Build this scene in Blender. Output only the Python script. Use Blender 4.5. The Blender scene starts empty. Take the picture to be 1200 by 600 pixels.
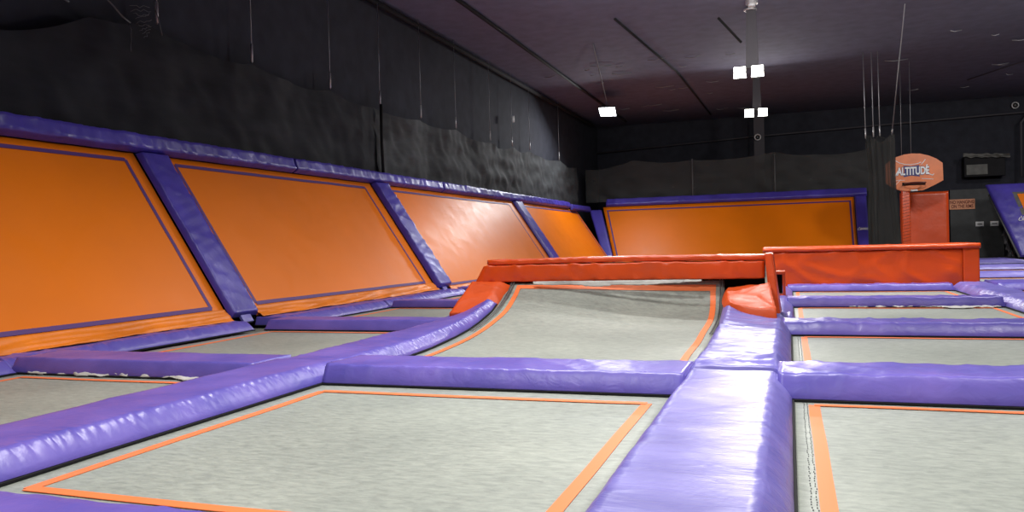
import bpy, bmesh, math, random
from mathutils import Vector, Matrix, noise
random.seed(7)
S = bpy.context.scene
COL = S.collection

# ------------------------------------------------------------------ helpers
def lin(c):
    return tuple(((v/255)/12.92 if v/255 <= .04045 else ((v/255+.055)/1.055)**2.4) for v in c)

def tag(o, label=None, cat=None, group=None, kind=None):
    if label: o['label'] = label
    if cat: o['category'] = cat
    if group: o['group'] = group
    if kind: o['kind'] = kind
    return o

def link(name, me, mat=None, parent=None, frame=None, smooth=True):
    o = bpy.data.objects.new(name, me)
    COL.objects.link(o)
    if mat and not me.materials: me.materials.append(mat)
    if smooth:
        me.polygons.foreach_set('use_smooth', [True]*len(me.polygons))
    if parent: o.parent = parent
    if frame is not None: o.matrix_local = frame
    return o

def empty(name, loc, label, cat, group=None, frame=None):
    o = bpy.data.objects.new(name, None); COL.objects.link(o)
    if frame is not None: o.matrix_world = frame
    else: o.location = loc
    o.empty_display_size = .1
    return tag(o, label, cat, group)

class MB:
    """collects shapes of ONE mesh"""
    def __init__(s): s.v = []; s.f = []
    def box(s, x0, x1, y0, y1, z0, z1, top=None, b=.0):
        if b > 0:
            bm = bmesh.new(); bmesh.ops.create_cube(bm, size=1)
            for w in bm.verts:
                w.co = Vector((x0+(w.co.x+.5)*(x1-x0), y0+(w.co.y+.5)*(y1-y0), z0+(w.co.z+.5)*(z1-z0)))
            bmesh.ops.bevel(bm, geom=bm.edges[:], offset=b, segments=3, affect='EDGES', profile=.6)
            s.bm(bm); return s
        n = len(s.v)
        for z in (z0, z1):
            for x, y in ((x0,y0),(x1,y0),(x1,y1),(x0,y1)):
                if z == z1 and top:
                    cx, cy = (x0+x1)/2, (y0+y1)/2
                    x, y = cx+(x-cx)*top, cy+(y-cy)*top
                s.v.append((x,y,z))
        s.f += [tuple(n+i for i in q) for q in ((3,2,1,0),(4,5,6,7),(0,1,5,4),(1,2,6,5),(2,3,7,6),(3,0,4,7))]
        return s
    def bm(s, bm):
        bm.verts.index_update(); n = len(s.v)
        s.v += [tuple(w.co) for w in bm.verts]
        s.f += [tuple(n+w.index for w in f.verts) for f in bm.faces]
        bm.free()
    def tube(s, pts, r, seg=8, r2=None):
        pts = [Vector(p) for p in pts]; n0 = len(s.v); N = len(pts)
        for i, p in enumerate(pts):
            d = (pts[min(i+1,N-1)]-pts[max(i-1,0)]).normalized()
            a = d.orthogonal().normalized() if i == 0 else (a - d*a.dot(d)).normalized()
            b = d.cross(a); rr = r if r2 is None else r+(r2-r)*i/(N-1)
            for k in range(seg):
                t = 2*math.pi*k/seg
                s.v.append(tuple(p+a*math.cos(t)*rr+b*math.sin(t)*rr))
        for i in range(N-1):
            for k in range(seg):
                s.f.append((n0+i*seg+k, n0+i*seg+(k+1)%seg, n0+(i+1)*seg+(k+1)%seg, n0+(i+1)*seg+k))
        s.f.append(tuple(n0+k for k in reversed(range(seg))))
        s.f.append(tuple(n0+(N-1)*seg+k for k in range(seg)))
        return s
    def prism(s, poly, z0, z1, ax='z'):
        n = len(s.v); m = len(poly)
        for z in (z0, z1):
            for a, b in poly:
                s.v.append((a,b,z) if ax == 'z' else ((a,z,b) if ax == 'y' else (z,a,b)))
        s.f.append(tuple(n+i for i in reversed(range(m)))); s.f.append(tuple(n+m+i for i in range(m)))
        for i in range(m):
            j = (i+1) % m; s.f.append((n+i, n+j, n+m+j, n+m+i))
        return s
    def torus(s, c, R, r, ax='z', n=28, m=8):
        n0 = len(s.v)
        for i in range(n):
            t = 2*math.pi*i/n
            for k in range(m):
                p = 2*math.pi*k/m; q = R+r*math.cos(p)
                a, b, d = q*math.cos(t), q*math.sin(t), r*math.sin(p)
                v = {'z':(a,b,d),'y':(a,d,b),'x':(d,a,b)}[ax]
                s.v.append((c[0]+v[0],c[1]+v[1],c[2]+v[2]))
        for i in range(n):
            for k in range(m):
                s.f.append((n0+i*m+k, n0+((i+1)%n)*m+k, n0+((i+1)%n)*m+(k+1)%m, n0+i*m+(k+1)%m))
        return s
    def grid(s, nu, nv, fn):
        n0 = len(s.v)
        for j in range(nv+1):
            for i in range(nu+1): s.v.append(tuple(fn(i/nu, j/nv)))
        for j in range(nv):
            for i in range(nu):
                a = n0+j*(nu+1)+i; s.f.append((a, a+1, a+nu+2, a+nu+1))
        return s
    def build(s, name, mat, parent=None, frame=None, smooth=False, fix=True):
        me = bpy.data.meshes.new(name); me.from_pydata(s.v, [], s.f); me.validate()
        if fix:
            bm = bmesh.new(); bm.from_mesh(me); bmesh.ops.recalc_face_normals(bm, faces=bm.faces[:]); bm.to_mesh(me); bm.free()
        o = link(name, me, mat, parent, frame, smooth)
        return o

def fr(o, e1, e2):
    """frame with origin o, x axis e1, y axis ~ e2"""
    e1 = Vector(e1).normalized(); e2 = Vector(e2); n = e1.cross(e2).normalized(); e2 = n.cross(e1)
    m = Matrix((e1, e2, n)).transposed().to_4x4(); m.translation = Vector(o)
    return m

# ------------------------------------------------------------------ materials
def mat(name):
    m = bpy.data.materials.new(name); m.use_nodes = True
    nt = m.node_tree; b = nt.nodes['Principled BSDF']
    return m, nt, b, nt.nodes.new, nt.links.new

def vinyl(name, col, rough=.34, var=.18, wr=.5, sc=(6,6,6), tint=None, scuff=0.):
    m, nt, b, N, L = mat(name)
    tc = N('ShaderNodeTexCoord')
    mp = N('ShaderNodeMapping'); mp.inputs['Scale'].default_value = sc; L(tc.outputs['Object'], mp.inputs[0])
    n1 = N('ShaderNodeTexNoise'); n1.inputs['Scale'].default_value = .55; n1.inputs['Detail'].default_value = 4; L(mp.outputs[0], n1.inputs['Vector'])
    rp = N('ShaderNodeValToRGB'); L(n1.outputs[0], rp.inputs[0])
    c = lin(col); d = tuple(v*(1-var) for v in c); t = lin(tint) if tint else tuple(min(1, v*(1+var)) for v in c)
    rp.color_ramp.elements[0].position = .33; rp.color_ramp.elements[0].color = (*d,1)
    rp.color_ramp.elements[1].position = .7; rp.color_ramp.elements[1].color = (*t,1)
    L(rp.outputs[0], b.inputs['Base Color'])
    n2 = N('ShaderNodeTexNoise'); n2.inputs['Scale'].default_value = 2.6; n2.inputs['Detail'].default_value = 5; n2.inputs['Distortion'].default_value = .8
    L(mp.outputs[0], n2.inputs['Vector'])
    n3 = N('ShaderNodeTexNoise'); n3.inputs['Scale'].default_value = 9; n3.inputs['Detail'].default_value = 3; L(mp.outputs[0], n3.inputs['Vector'])
    ad = N('ShaderNodeMath'); ad.operation = 'MULTIPLY_ADD'; ad.inputs[1].default_value = .12; L(n3.outputs[0], ad.inputs[0]); L(n2.outputs[0], ad.inputs[2])
    bp = N('ShaderNodeBump'); bp.inputs['Strength'].default_value = wr; bp.inputs['Distance'].default_value = .02
    L(ad.outputs[0], bp.inputs['Height']); L(bp.outputs[0], b.inputs['Normal'])
    mr = N('ShaderNodeMapRange'); mr.inputs['To Min'].default_value = rough-.07; mr.inputs['To Max'].default_value = rough+.12
    L(n2.outputs[0], mr.inputs[0]); L(mr.outputs[0], b.inputs['Roughness'])
    b.inputs['Specular IOR Level'].default_value = .6
    return m

def plain(name, col, rough=.6, metal=0, emis=0, var=0, spec=.5):
    m, nt, b, N, L = mat(name)
    c = lin(col); b.inputs['Base Color'].default_value = (*c,1)
    b.inputs['Roughness'].default_value = rough; b.inputs['Metallic'].default_value = metal
    b.inputs['Specular IOR Level'].default_value = spec
    if var:
        tc = N('ShaderNodeTexCoord'); n = N('ShaderNodeTexNoise'); n.inputs['Scale'].default_value = 3; n.inputs['Detail'].default_value = 6
        L(tc.outputs['Object'], n.inputs['Vector'])
        rp = N('ShaderNodeValToRGB'); L(n.outputs[0], rp.inputs[0])
        rp.color_ramp.elements[0].position = .3; rp.color_ramp.elements[1].position = .72
        rp.color_ramp.elements[0].color = (*[v*(1-var) for v in c],1); rp.color_ramp.elements[1].color = (*[min(1,v*(1+var)) for v in c],1)
        L(rp.outputs[0], b.inputs['Base Color'])
    if emis:
        b.inputs['Emission Color'].default_value = (*c,1); b.inputs['Emission Strength'].default_value = emis
    return m

def mesh_fabric(name, col, alpha, tr=.0):
    """dark netting: thin threads let a little of what lies behind through"""
    m, nt, b, N, L = mat(name)
    tc = N('ShaderNodeTexCoord')
    n = N('ShaderNodeTexNoise'); n.inputs['Scale'].default_value = 1.4; n.inputs['Detail'].default_value = 7; n.inputs['Roughness'].default_value = .65
    mp = N('ShaderNodeMapping'); mp.inputs['Scale'].default_value = (1, .55, 2.2); L(tc.outputs['Object'], mp.inputs[0]); L(mp.outputs[0], n.inputs['Vector'])
    rp = N('ShaderNodeValToRGB'); c = lin(col); L(n.outputs[0], rp.inputs[0])
    rp.color_ramp.elements[0].position = .35; rp.color_ramp.elements[0].color = (*[v*.72 for v in c],1)
    rp.color_ramp.elements[1].position = .75; rp.color_ramp.elements[1].color = (*[v*1.4 for v in c],1)
    L(rp.outputs[0], b.inputs['Base Color']); b.inputs['Roughness'].default_value = .75
    b.inputs['Specular IOR Level'].default_value = .25
    bp = N('ShaderNodeBump'); bp.inputs['Strength'].default_value = .3; bp.inputs['Distance'].default_value = .03
    L(n.outputs[0], bp.inputs['Height']); L(bp.outputs[0], b.inputs['Normal'])
    b.inputs['Alpha'].default_value = alpha
    return m

def bed_material():
    m, nt, b, N, L = mat('grey_trampoline_weave')
    tc = N('ShaderNodeTexCoord')
    mp = N('ShaderNodeMapping'); mp.inputs['Scale'].default_value = (3, 7.5, 3); L(tc.outputs['Object'], mp.inputs[0])
    n1 = N('ShaderNodeTexNoise'); n1.inputs['Scale'].default_value = 4; n1.inputs['Detail'].default_value = 8; n1.inputs['Roughness'].default_value = .68; n1.inputs['Distortion'].default_value = .4
    L(mp.outputs[0], n1.inputs['Vector'])
    n0 = N('ShaderNodeTexNoise'); n0.inputs['Scale'].default_value = .9; n0.inputs['Detail'].default_value = 3; L(tc.outputs['Object'], n0.inputs['Vector'])
    rp = N('ShaderNodeValToRGB'); L(n1.outputs[0], rp.inputs[0])
    e = rp.color_ramp.elements
    e[0].position = .3; e[0].color = (*lin((138,143,136)),1); e[1].position = .7; e[1].color = (*lin((174,179,169)),1)
    mx = N('ShaderNodeMix'); mx.data_type = 'RGBA'; mx.blend_type = 'MULTIPLY'; mx.inputs[0].default_value = 1
    r0 = N('ShaderNodeValToRGB'); L(n0.outputs[0], r0.inputs[0])
    r0.color_ramp.elements[0].position = .35; r0.color_ramp.elements[0].color = (.80,.81,.81,1); r0.color_ramp.elements[1].position = .65; r0.color_ramp.elements[1].color = (1,1,.99,1)
    L(rp.outputs[0], mx.inputs[6]); L(r0.outputs[0], mx.inputs[7])
    # dark specks of wear
    vo = N('ShaderNodeTexVoronoi'); vo.inputs['Scale'].default_value = 2.3; L(tc.outputs['Object'], vo.inputs['Vector'])
    lt = N('ShaderNodeMath'); lt.operation = 'LESS_THAN'; lt.inputs[1].default_value = .022; L(vo.outputs['Distance'], lt.inputs[0])
    mx2 = N('ShaderNodeMix'); mx2.data_type = 'RGBA'; L(lt.outputs[0], mx2.inputs[0]); L(mx.outputs[2], mx2.inputs[6]); mx2.inputs[7].default_value = (*lin((95,92,82)),1)
    L(mx2.outputs[2], b.inputs['Base Color'])
    b.inputs['Roughness'].default_value = .52; b.inputs['Specular IOR Level'].default_value = .45
    fine = N('ShaderNodeTexNoise'); fine.inputs['Scale'].default_value = 26; fine.inputs['Detail'].default_value = 3; L(mp.outputs[0], fine.inputs['Vector'])
    ad = N('ShaderNodeMath'); ad.operation = 'MULTIPLY_ADD'; ad.inputs[1].default_value = .3; L(fine.outputs[0], ad.inputs[0]); L(n1.outputs[0], ad.inputs[2])
    bp = N('ShaderNodeBump'); bp.inputs['Strength'].default_value = .22; bp.inputs['Distance'].default_value = .01
    L(ad.outputs[0], bp.inputs['Height']); L(bp.outputs[0], b.inputs['Normal'])
    return m

M = {}
M['purple'] = vinyl('purple_vinyl', (98,90,187), rough=.33, wr=.2, sc=(3.5,3.5,4), tint=(118,102,192))
M['purple_run'] = vinyl('purple_vinyl_runway', (112,104,186), rough=.33, wr=.4, sc=(1.5,7,6), tint=(128,120,196))
M['purple_dark'] = vinyl('purple_vinyl_wall', (74,62,164), rough=.34, wr=.2, sc=(4,3,4))
M['orange'] = vinyl('orange_wall_bed', (238,122,2), rough=.4, var=.05, wr=.06, sc=(1,1,1))
M['orange'].node_tree.nodes['Principled BSDF'].inputs['Specular IOR Level'].default_value = .32
M['orange_skirt'] = vinyl('orange_skirt_vinyl', (240,130,28), rough=.4, wr=.4, sc=(3,2,5))
M['tape'] = plain('orange_tape', (250,128,70), .5)
M['tape_purple'] = plain('purple_tape', (88,52,118), .55)
M['red'] = vinyl('red_vinyl', (218,76,14), rough=.34, var=.08, wr=.2, sc=(2.5,2.5,4))
M['red_matte'] = vinyl('red_vinyl_worn', (218,82,22), rough=.46, var=.1, wr=.25, sc=(2.5,2.5,4))
M['bed'] = bed_material()
M['black'] = plain('black_paint', (26,25,29), .85, var=.25)
M['wall'] = plain('black_wall_paint', (50,51,60), .88, var=.2, spec=.3)
M['ceil'] = plain('black_ceiling_paint', (108,107,130), .9, var=.12, spec=.3)
M['black_and_shade'] = plain('black_parts_and_gap_shade', (14,14,15), .9)  # plain black parts, also the painted shadow line under floor pads
M['net_near'] = mesh_fabric('black_netting_dense', (34,35,41), .97)
M['net'] = mesh_fabric('black_netting_dusty', (64,66,68), .93)
M['net_back'] = mesh_fabric('black_netting_sheer', (66,66,66), .8)
M['curtain'] = mesh_fabric('gathered_netting', (52,51,50), .55)
M['cable'] = plain('steel_cable', (150,150,155), .45, metal=.6)
M['pole'] = plain('grey_pole', (92,92,94), .6)
M['duct'] = plain('grey_column_paint', (72,69,75), .7)
M['steel'] = plain('light_metal', (190,188,190), .4, metal=.5)
M['led'] = plain('led_lens', (255,253,240), .3, emis=14)
M['led2'] = plain('led_panel_lens', (250,252,255), .3, emis=14)
M['housing'] = plain('lamp_housing', (60,60,62), .5)
M['lining'] = plain('torn_pale_lining', (196,194,188), .8, var=.3)
M['board'] = vinyl('orange_backboard', (222,116,54), rough=.36, var=.1, wr=.03)
M['white'] = plain('white_print', (238,238,240), .5)
M['navy'] = plain('navy_print', (44,46,112), .5)
M['sign'] = plain('sign_salmon', (232,158,118), .5, var=.06)
M['ink'] = plain('brown_ink', (120,44,20), .6)
M['panel'] = plain('charcoal_panel_paint', (58,60,62), .6, var=.3)
M['floor'] = plain('grey_carpet', (112,112,100), .95, var=.12)
M['shrink'] = plain('dusty_wrap', (90,88,84), .5, var=.4)
M['plastic'] = plain('crumpled_clear_wrap', (120,120,126), .25, var=.5)
M['rim'] = plain('dark_red_rim', (70,18,14), .4)

# ------------------------------------------------------------------ padded cushions
def spread(L, b0, b1, step):
    """grid positions, dense over the two rounded margins"""
    out = [0.]
    if b0 > 0: out += [b0*k/6 for k in range(1,7)]
    n = max(2, int((L-b0-b1)/step)); out += [b0+(L-b0-b1)*k/n for k in range(1,n)]
    out += [L-b1]
    if b1 > 0: out += [L-b1+b1*k/6 for k in range(1,7)]
    r = [out[0]]
    for q in out[1:]:
        if q-r[-1] > 1e-5: r.append(q)
    return r

def prof(d, b, p=1.22):
    if b <= 0: return 1.
    t = min(max(d/b,0),1)
    return (1-(1-t)**p)**(1/p)

def pad(name, frame, Lx, Ly, h, bev=(.09,.09,.09,.09), step=(.05,.05), zf=None, lift=.02,
        pucker=.006, crease=.004, swell=.006, along='x', material=None, parent=None, seed=0, sag=0.,
        cdir=(3.,1.2), xf=None, pks=(1,1), pkf=1.):
    l, r, f, b = bev
    xs = spread(Lx, l, r, step[0]); ys = spread(Ly, f, b, step[1])
    V = []; F = []; nx, ny = len(xs), len(ys)
    bot = []
    for y in ys:
        for x in xs:
            px_ = prof(x,l)*prof(Lx-x,r); py_ = prof(y,f)*prof(Ly-y,b)
            hh = h*px_*py_
            if along == 'x': s, t, tl, b0, b1 = x, y, Ly, f, b
            else: s, t, tl, b0, b1 = y, x, Lx, l, r
            body = (hh/h)**.7
            w = math.exp(-((t-b0*.8)/.06)**2)*(b0>0)*pks[0] + pks[1]*math.exp(-((tl-t-b1*.8)/.06)**2)*(b1>0)
            pk = noise.noise(Vector((s*15*pkf, t*2, seed)))+.6*noise.noise(Vector((s*31*pkf, t*3, seed+3)))
            rd = 1-abs(noise.noise(Vector((s*cdir[0]+t*1.1, t*cdir[1]-s*.5, seed+9))))*2
            rd2 = 1-abs(noise.noise(Vector((s*cdir[0]*2.3-t*1.5, t*cdir[1]*2, seed+19))))*2
            sw = noise.noise(Vector((s*1.5, t*2.4, seed+5)))
            z = hh + body*(pucker*pk*w + crease*(max(rd,0)**3+.5*max(rd2,0)**3) + swell*sw)
            z0 = zf(x,y) if zf else 0.
            X, Y = x, y
            if xf: X, Y = xf(x, y)
            # edges wobble a little so seams are not ruler straight
            if along == 'x': Y += .006*noise.noise(Vector((s*2.5, seed, 1.)))*(1 if 0 < y < Ly else .5)
            else: X += .006*noise.noise(Vector((s*2.5, seed, 1.)))*(1 if 0 < x < Lx else .5)
            V.append((X, Y, max(z,0.0)+z0+lift)); bot.append((X, Y, z0+lift-.003))
    n = nx*ny; V += bot
    for j in range(ny-1):
        for i in range(nx-1):
            a = j*nx+i; F.append((a,a+1,a+nx+1,a+nx)); F.append((n+a,n+a+nx,n+a+nx+1,n+a+1))
    ring = [i for i in range(nx)]+[j*nx+nx-1 for j in range(1,ny)]+[(ny-1)*nx+i for i in range(nx-2,-1,-1)]+[j*nx for j in range(ny-2,0,-1)]
    for k in range(len(ring)):
        a, c = ring[k], ring[(k+1)%len(ring)]; F.append((a, n+a, n+c, c))
    me = bpy.data.meshes.new(name); me.from_pydata(V, [], F)
    return link(name, me, material or M['purple'], parent, frame)

def gpad(label, x0, x1, y0, y1, h=.1, group=None, name='floor_pad', **k):
    """pad lying on the trampoline beds"""
    o = pad(name, Matrix.Translation((x0,y0,0)), x1-x0, y1-y0, h, **k)
    zf = k.get('zf'); e = .012; Lx, Ly = x1-x0, y1-y0
    mb = MB()
    ex = [-e if b_ > .04 else .0 for b_ in k.get('bev', (.09,)*4)]
    def lo(u, v):
        x = ex[0]+(Lx-ex[0]-ex[1])*u; y = ex[2]+(Ly-ex[2]-ex[3])*v
        return x, y, (zf(min(max(x,0),Lx), min(max(y,0),Ly)) if zf and name != 'runway_pad' else 0.)
    nv = 60 if zf else 1
    mb.grid(12 if zf else 1, nv, lambda u, v: (lambda p: (p[0],p[1],p[2]+.003))(lo(u,v)))
    q = mb.build('gap_shade_slab', M['black_and_shade'], o, fix=False)  # black slab past the pad edge paints the shadow line under it
    sd = q.modifiers.new('thick','SOLIDIFY'); sd.thickness = .012; sd.offset = 1
    return tag(o, label, 'pad', group)

# ------------------------------------------------------------------ room shell
def struct(name, mb, m): return tag(mb.build(name, m), kind='structure')
XL, XR, YB, YF, ZC = -8.75, 13.5, 38.6, -9., 6.6
struct('floor', MB().box(XL-.2, XR, YF, YB, -.3, -.03), M['floor'])
struct('ceiling', MB().box(XL-.2, XR, YF, YB, ZC, ZC+.2), M['ceil'])
struct('wall_left', MB().box(XL-.2, XL, YF, YB, -.03, ZC), M['wall'])
struct('wall_back', MB().box(XL-.2, XR, YB, YB+.2, -.3, ZC+.2), M['wall'])
struct('wall_right', MB().box(XR, XR+.2, YF, YB, -.3, ZC+.2), M['wall'])
struct('wall_front', MB().box(XL-.2, XR, YF-.2, YF, -.3, ZC+.2), M['wall'])
struct('trim_1', MB().box(-1.36, -.93, 36.6, 37.05, -.03, ZC), M['duct'])
struct('trim_2', MB().box(6.35, 8.3, 37.7, 38.0, -.03, 2.78, b=.01).box(6.35,8.3,38.0,38.6,-.03,2.7), M['panel'])

# ------------------------------------------------------------------ trampoline beds
def interp(tb, y):
    if y <= tb[0][0]: return tb[0][1]
    for a, b in zip(tb, tb[1:]):
        if y <= b[0]: return a[1]+(b[1]-a[1])*(y-a[0])/(b[0]-a[0])
    return tb[-1][1]

def frame_tape(x0, x1, y0, y1, w, mat_, parent, z=.004, t=.003, wob=.004, wl=None, seed=1, sagf=None):
    """closed rectangle of tape, slightly wavy, lying on the bed"""
    mb = MB()
    def strip(p, q, w0, horiz):
        n = 40
        def fn(u, v):
            s = u; a = p[0]+(q[0]-p[0])*s; b = p[1]+(q[1]-p[1])*s
            off = (v-.5)*w0 + wob*noise.noise(Vector((s*6, seed+horiz*3, p[0])))
            x, y = (a, b+off) if horiz else (a+off, b)
            return (x, y, z+(sagf(x,y) if sagf else 0))
        mb.grid(n, 1, fn)
    strip((x0,y0),(x1,y0),w,1); strip((x0,y1),(x1,y1),w,1)
    strip((x0,y0),(x0,y1),wl or w,0); strip((x1,y0),(x1,y1),w,0)
    o = mb.build('border_tape', mat_, parent, fix=False)
    s = o.modifiers.new('thick','SOLIDIFY'); s.thickness = t; s.offset = 1
    return o

def bed(label, x0, x1, y0, y1, tape=(.15,.15,.18,.2), tw=.055, group=None, twl=None, stitch=False):
    """grey fabric bed; local origin in its corner"""
    Lx, Ly = x1-x0, y1-y0
    def sag(x, y):
        u = min(max(x/Lx,0),1); v = min(max(y/Ly,0),1)
        return -.012*math.sin(math.pi*u)*math.sin(math.pi*v)+.003*noise.noise(Vector((x*1.2,y*1.2,x0)))
    mb = MB().grid(30, 30, lambda u, v: (u*Lx, v*Ly, sag(u*Lx, v*Ly)))
    o = mb.build('trampoline_bed', M['bed'], frame=Matrix.Translation((x0,y0,0)), smooth=True, fix=False)
    s = o.modifiers.new('thick','SOLIDIFY'); s.thickness = .018; s.offset = -1
    tag(o, label, 'trampoline', group)
    a, b, c, d = tape
    frame_tape(a, Lx-b, c, Ly-d, tw, M['tape'], o, wl=twl, seed=y0, sagf=sag)
    if stitch:
        sm = MB()
        for k in range(int(Ly/.035)):
            y = .05+k*.035+random.uniform(-.006,.006)
            for xx in (.055, .075):
                x = xx+random.uniform(-.003,.003); z = sag(x,y)+.001
                sm.box(x-.0022, x+.0022, y-.005, y+.005, z, z+.002)
        q = sm.build('stitching', M['panel'], o); q['kind'] = 'stuff'
    return o

rowsY = [(2.27,5.17),(5.73,8.62),(9.08,12.07),(12.48,15.52)]
far = [(15.95,19.7),(20.3,23.9),(24.5,28.6),(29.3,32.4)]
words_row = ['nearest', 'second', 'third', 'fourth', 'fifth', 'sixth', 'seventh', 'eighth']
G = .006
# middle column (second row is the ramp)
bed('large grey trampoline bed nearest the camera, beside the wide purple runway', -3.31, -.72, 1.9, 5.2, tape=(.17,.13,.7,.27), tw=.062)
for i, (a, b) in enumerate([(9.95,12.07)]+rowsY[3:]+far[:2]):
    bed('grey trampoline bed behind the red-topped ramp, row %s beyond it' % ['one','two','three','four'][i], -3.31, -.72, a-.03, b+.03)
# left column
for i, (a, b) in enumerate(rowsY+far):
    lab = ['grey trampoline bed at lower left edge, under the first orange wall panel',
           'grey trampoline bed beside the first wide leaning purple post',
           'grey trampoline bed under the second orange wall panel, nearer half',
           'grey trampoline bed under the second orange wall panel, farther half',
           'grey trampoline bed just past the narrow shiny leaning post'] 
    lb = lab[i] if i < 5 else 'grey trampoline bed along the left wall beyond the ramp, %s row' % words_row[i]
    bed(lb, -6.32, -3.88, a-.03 if i else 1.9, b+.03, tape=(.2,.2,.2 if i else .6,.17))
# right column
for i, (a, b) in enumerate(rowsY):
    lab = ['large grey trampoline bed at lower right, right of the purple runway',
           'grey trampoline bed right of the runway, second row from the camera',
           'narrow-looking grey trampoline bed right of the runway, third row',
           'thin grey trampoline bed right in front of the long red block']
    bed(lab[i], .004, 2.66, a-.03 if i else 1.7, b+.03, tape=(.115,.15,.75 if i else .1,.13), tw=.05, twl=.062 if i == 0 else .056, stitch=i < 2)
# far right column
for i, (a, b) in enumerate(rowsY[2:]+far[:2]):
    lab = ['grey trampoline bed at right edge beyond the purple divider strip, third row',
           'grey trampoline bed right of the divider strip beside the crumpled pad',
           'pale trampoline bed to the right of the long red block',
           'farthest pale trampoline bed right of the red block, by the grey floor']
    bed(lab[i], 3.24, 6.2, a-.03, b+.03)

# ------------------------------------------------------------------ ramp
RL = [(5.75,0),(6.6,0),(7.1,.012),(7.7,.05),(8.1,.088),(8.36,.13),(8.79,.22),(9.1,.34),(9.3,.44),(9.42,.525)]
RR = [(5.75,0),(6.6,0),(7.3,.018),(7.9,.035),(8.5,.06),(9.05,.105),(9.36,.18),(9.52,.29),(9.56,.4),(9.57,.525)]
def resample(tb, n=160):
    P = []
    for k in range(len(tb)-1):
        p = [tb[max(k-1,0)], tb[k], tb[k+1], tb[min(k+2,len(tb)-1)]]
        for i in range(20):
            f = i/20
            P.append(tuple(.5*(2*p[1][j]+(-p[0][j]+p[2][j])*f+(2*p[0][j]-5*p[1][j]+4*p[2][j]-p[3][j])*f*f+(-p[0][j]+3*p[1][j]-3*p[2][j]+p[3][j])*f**3) for j in (0,1)))
    P.append(tb[-1])
    for _ in range(60):
        P = [P[0]]+[((P[i-1][0]+P[i][0]*2+P[i+1][0])/4, (P[i-1][1]+P[i][1]*2+P[i+1][1])/4) for i in range(1,len(P)-1)]+[P[-1]]
    d = [0.]
    for a, b in zip(P, P[1:]): d.append(d[-1]+math.hypot(b[0]-a[0], b[1]-a[1]))
    out = []; k = 0
    for i in range(n+1):
        q = d[-1]*i/n
        while k < len(d)-2 and d[k+1] < q: k += 1
        f = (q-d[k])/max(d[k+1]-d[k],1e-9)
        out.append((P[k][0]+(P[k+1][0]-P[k][0])*f, P[k][1]+(P[k+1][1]-P[k][1])*f))
    return out
TL, TR = resample(RL), resample(RR)
def ramp_pt(u, t):
    """u across 0..1, t along 0..1"""
    def at(T):
        q = min(max(t,0),1)*160; k = min(int(q),159); f = q-k
        return T[k][0]+(T[k+1][0]-T[k][0])*f, T[k][1]+(T[k+1][1]-T[k][1])*f
    a, b = at(TL), at(TR); u = min(max(u,0),1); w = u*u*(3-2*u)
    return Vector((-3.29+2.57*u, a[0]+(b[0]-a[0])*w, a[1]+(b[1]-a[1])*w))
ramp = empty('curved_ramp_trampoline', (0,0,0), 'grey trampoline ramp curving up to the red padded beam', 'trampoline')
o = MB().grid(40, 70, lambda u, v: ramp_pt(u, v)).build('ramp_bed', M['bed'], ramp, smooth=True, fix=False)
s = o.modifiers.new('thick','SOLIDIFY'); s.thickness = .02; s.offset = -1
mb = MB()
def rn(u, t):
    e = 1e-3; du = ramp_pt(min(u+e,1),t)-ramp_pt(u-e if u>e else u,t); dv = ramp_pt(u,min(t+e,1))-ramp_pt(u,max(t-e,0))
    return du.cross(dv).normalized()
for u0, u1 in ((.047,.07),(.94,.964)):
    mb.grid(2, 60, lambda u, v: (lambda uu, tt: ramp_pt(uu,tt)+rn(uu,tt)*.004)(u0+(u1-u0)*u+.002*math.sin(v*17), .045+.942*v))
for t0, t1 in ((.045,.058),(.970,.988)):
    mb.grid(50, 1, lambda u, v: (lambda uu, tt: ramp_pt(uu,tt)+rn(uu,tt)*.004)(.047+.917*u, t0+(t1-t0)*v))
o = mb.build('border_tape', M['tape'], ramp, fix=False)
s = o.modifiers.new('thick','SOLIDIFY'); s.thickness = .003; s.offset = 1
for u in (.0, 1.):      # dark steel side cheeks under the curve
    mb = MB()
    pts = [ramp_pt(u, t/20) for t in range(8,21)]
    x = pts[0].x+(.02 if u == 0 else -.02)
    poly = [(p.y+.03, max(p.z-.03,0.0)) for p in pts]+[(9.7,.48),(9.7,0.)]
    mb.prism(poly, x-.015, x+.015, 'x')
    mb.build('steel_side', M['black_and_shade'], ramp)
for k in range(2):
    mb = MB()
    mb.tube([(-3.245+.03*k, ramp_pt(0,t/20).y-.01, ramp_pt(0,t/20).z+.02) for t in range(12,21)], .006, 6)
    mb.build('edge_rope', M['pole'], ramp); mb = MB()
    mb.tube([(-.735-.03*k, ramp_pt(1,t/20).y-.02, ramp_pt(1,t/20).z+.02) for t in range(12,21)], .006, 6)
    mb.build('edge_rope', M['pole'], ramp)
# torn pale lining hanging out under the beam
def ragged(x0, x1, y, z1, dmin, dmax, name, parent, seed, drape=.0):
    mb = MB(); n = int((x1-x0)/.02)
    def fn(u, v):
        x = x0+(x1-x0)*u
        d = dmin+(dmax-dmin)*max(0,.4+1.1*noise.noise(Vector((x*2.1,seed,0))))*(math.sin(math.pi*u)**.5)
        d += .012*noise.noise(Vector((x*22,seed,3)))
        return (x, y-.012*v+.01*noise.noise(Vector((x*12,v*2,seed)))-drape*v, z1-d*v)
    mb.grid(n, 4, fn)
    o = mb.build(name, M['lining'], parent, smooth=True, fix=False)
    s = o.modifiers.new('thick','SOLIDIFY'); s.thickness = .004
    return o
ragged(-2.95, -1.15, 9.335, .548, .03, .08, 'torn_lining', ramp, 4)
ragged(-1.75, -.95, 9.345, .548, .02, .05, 'torn_lining', ramp, 8)

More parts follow.
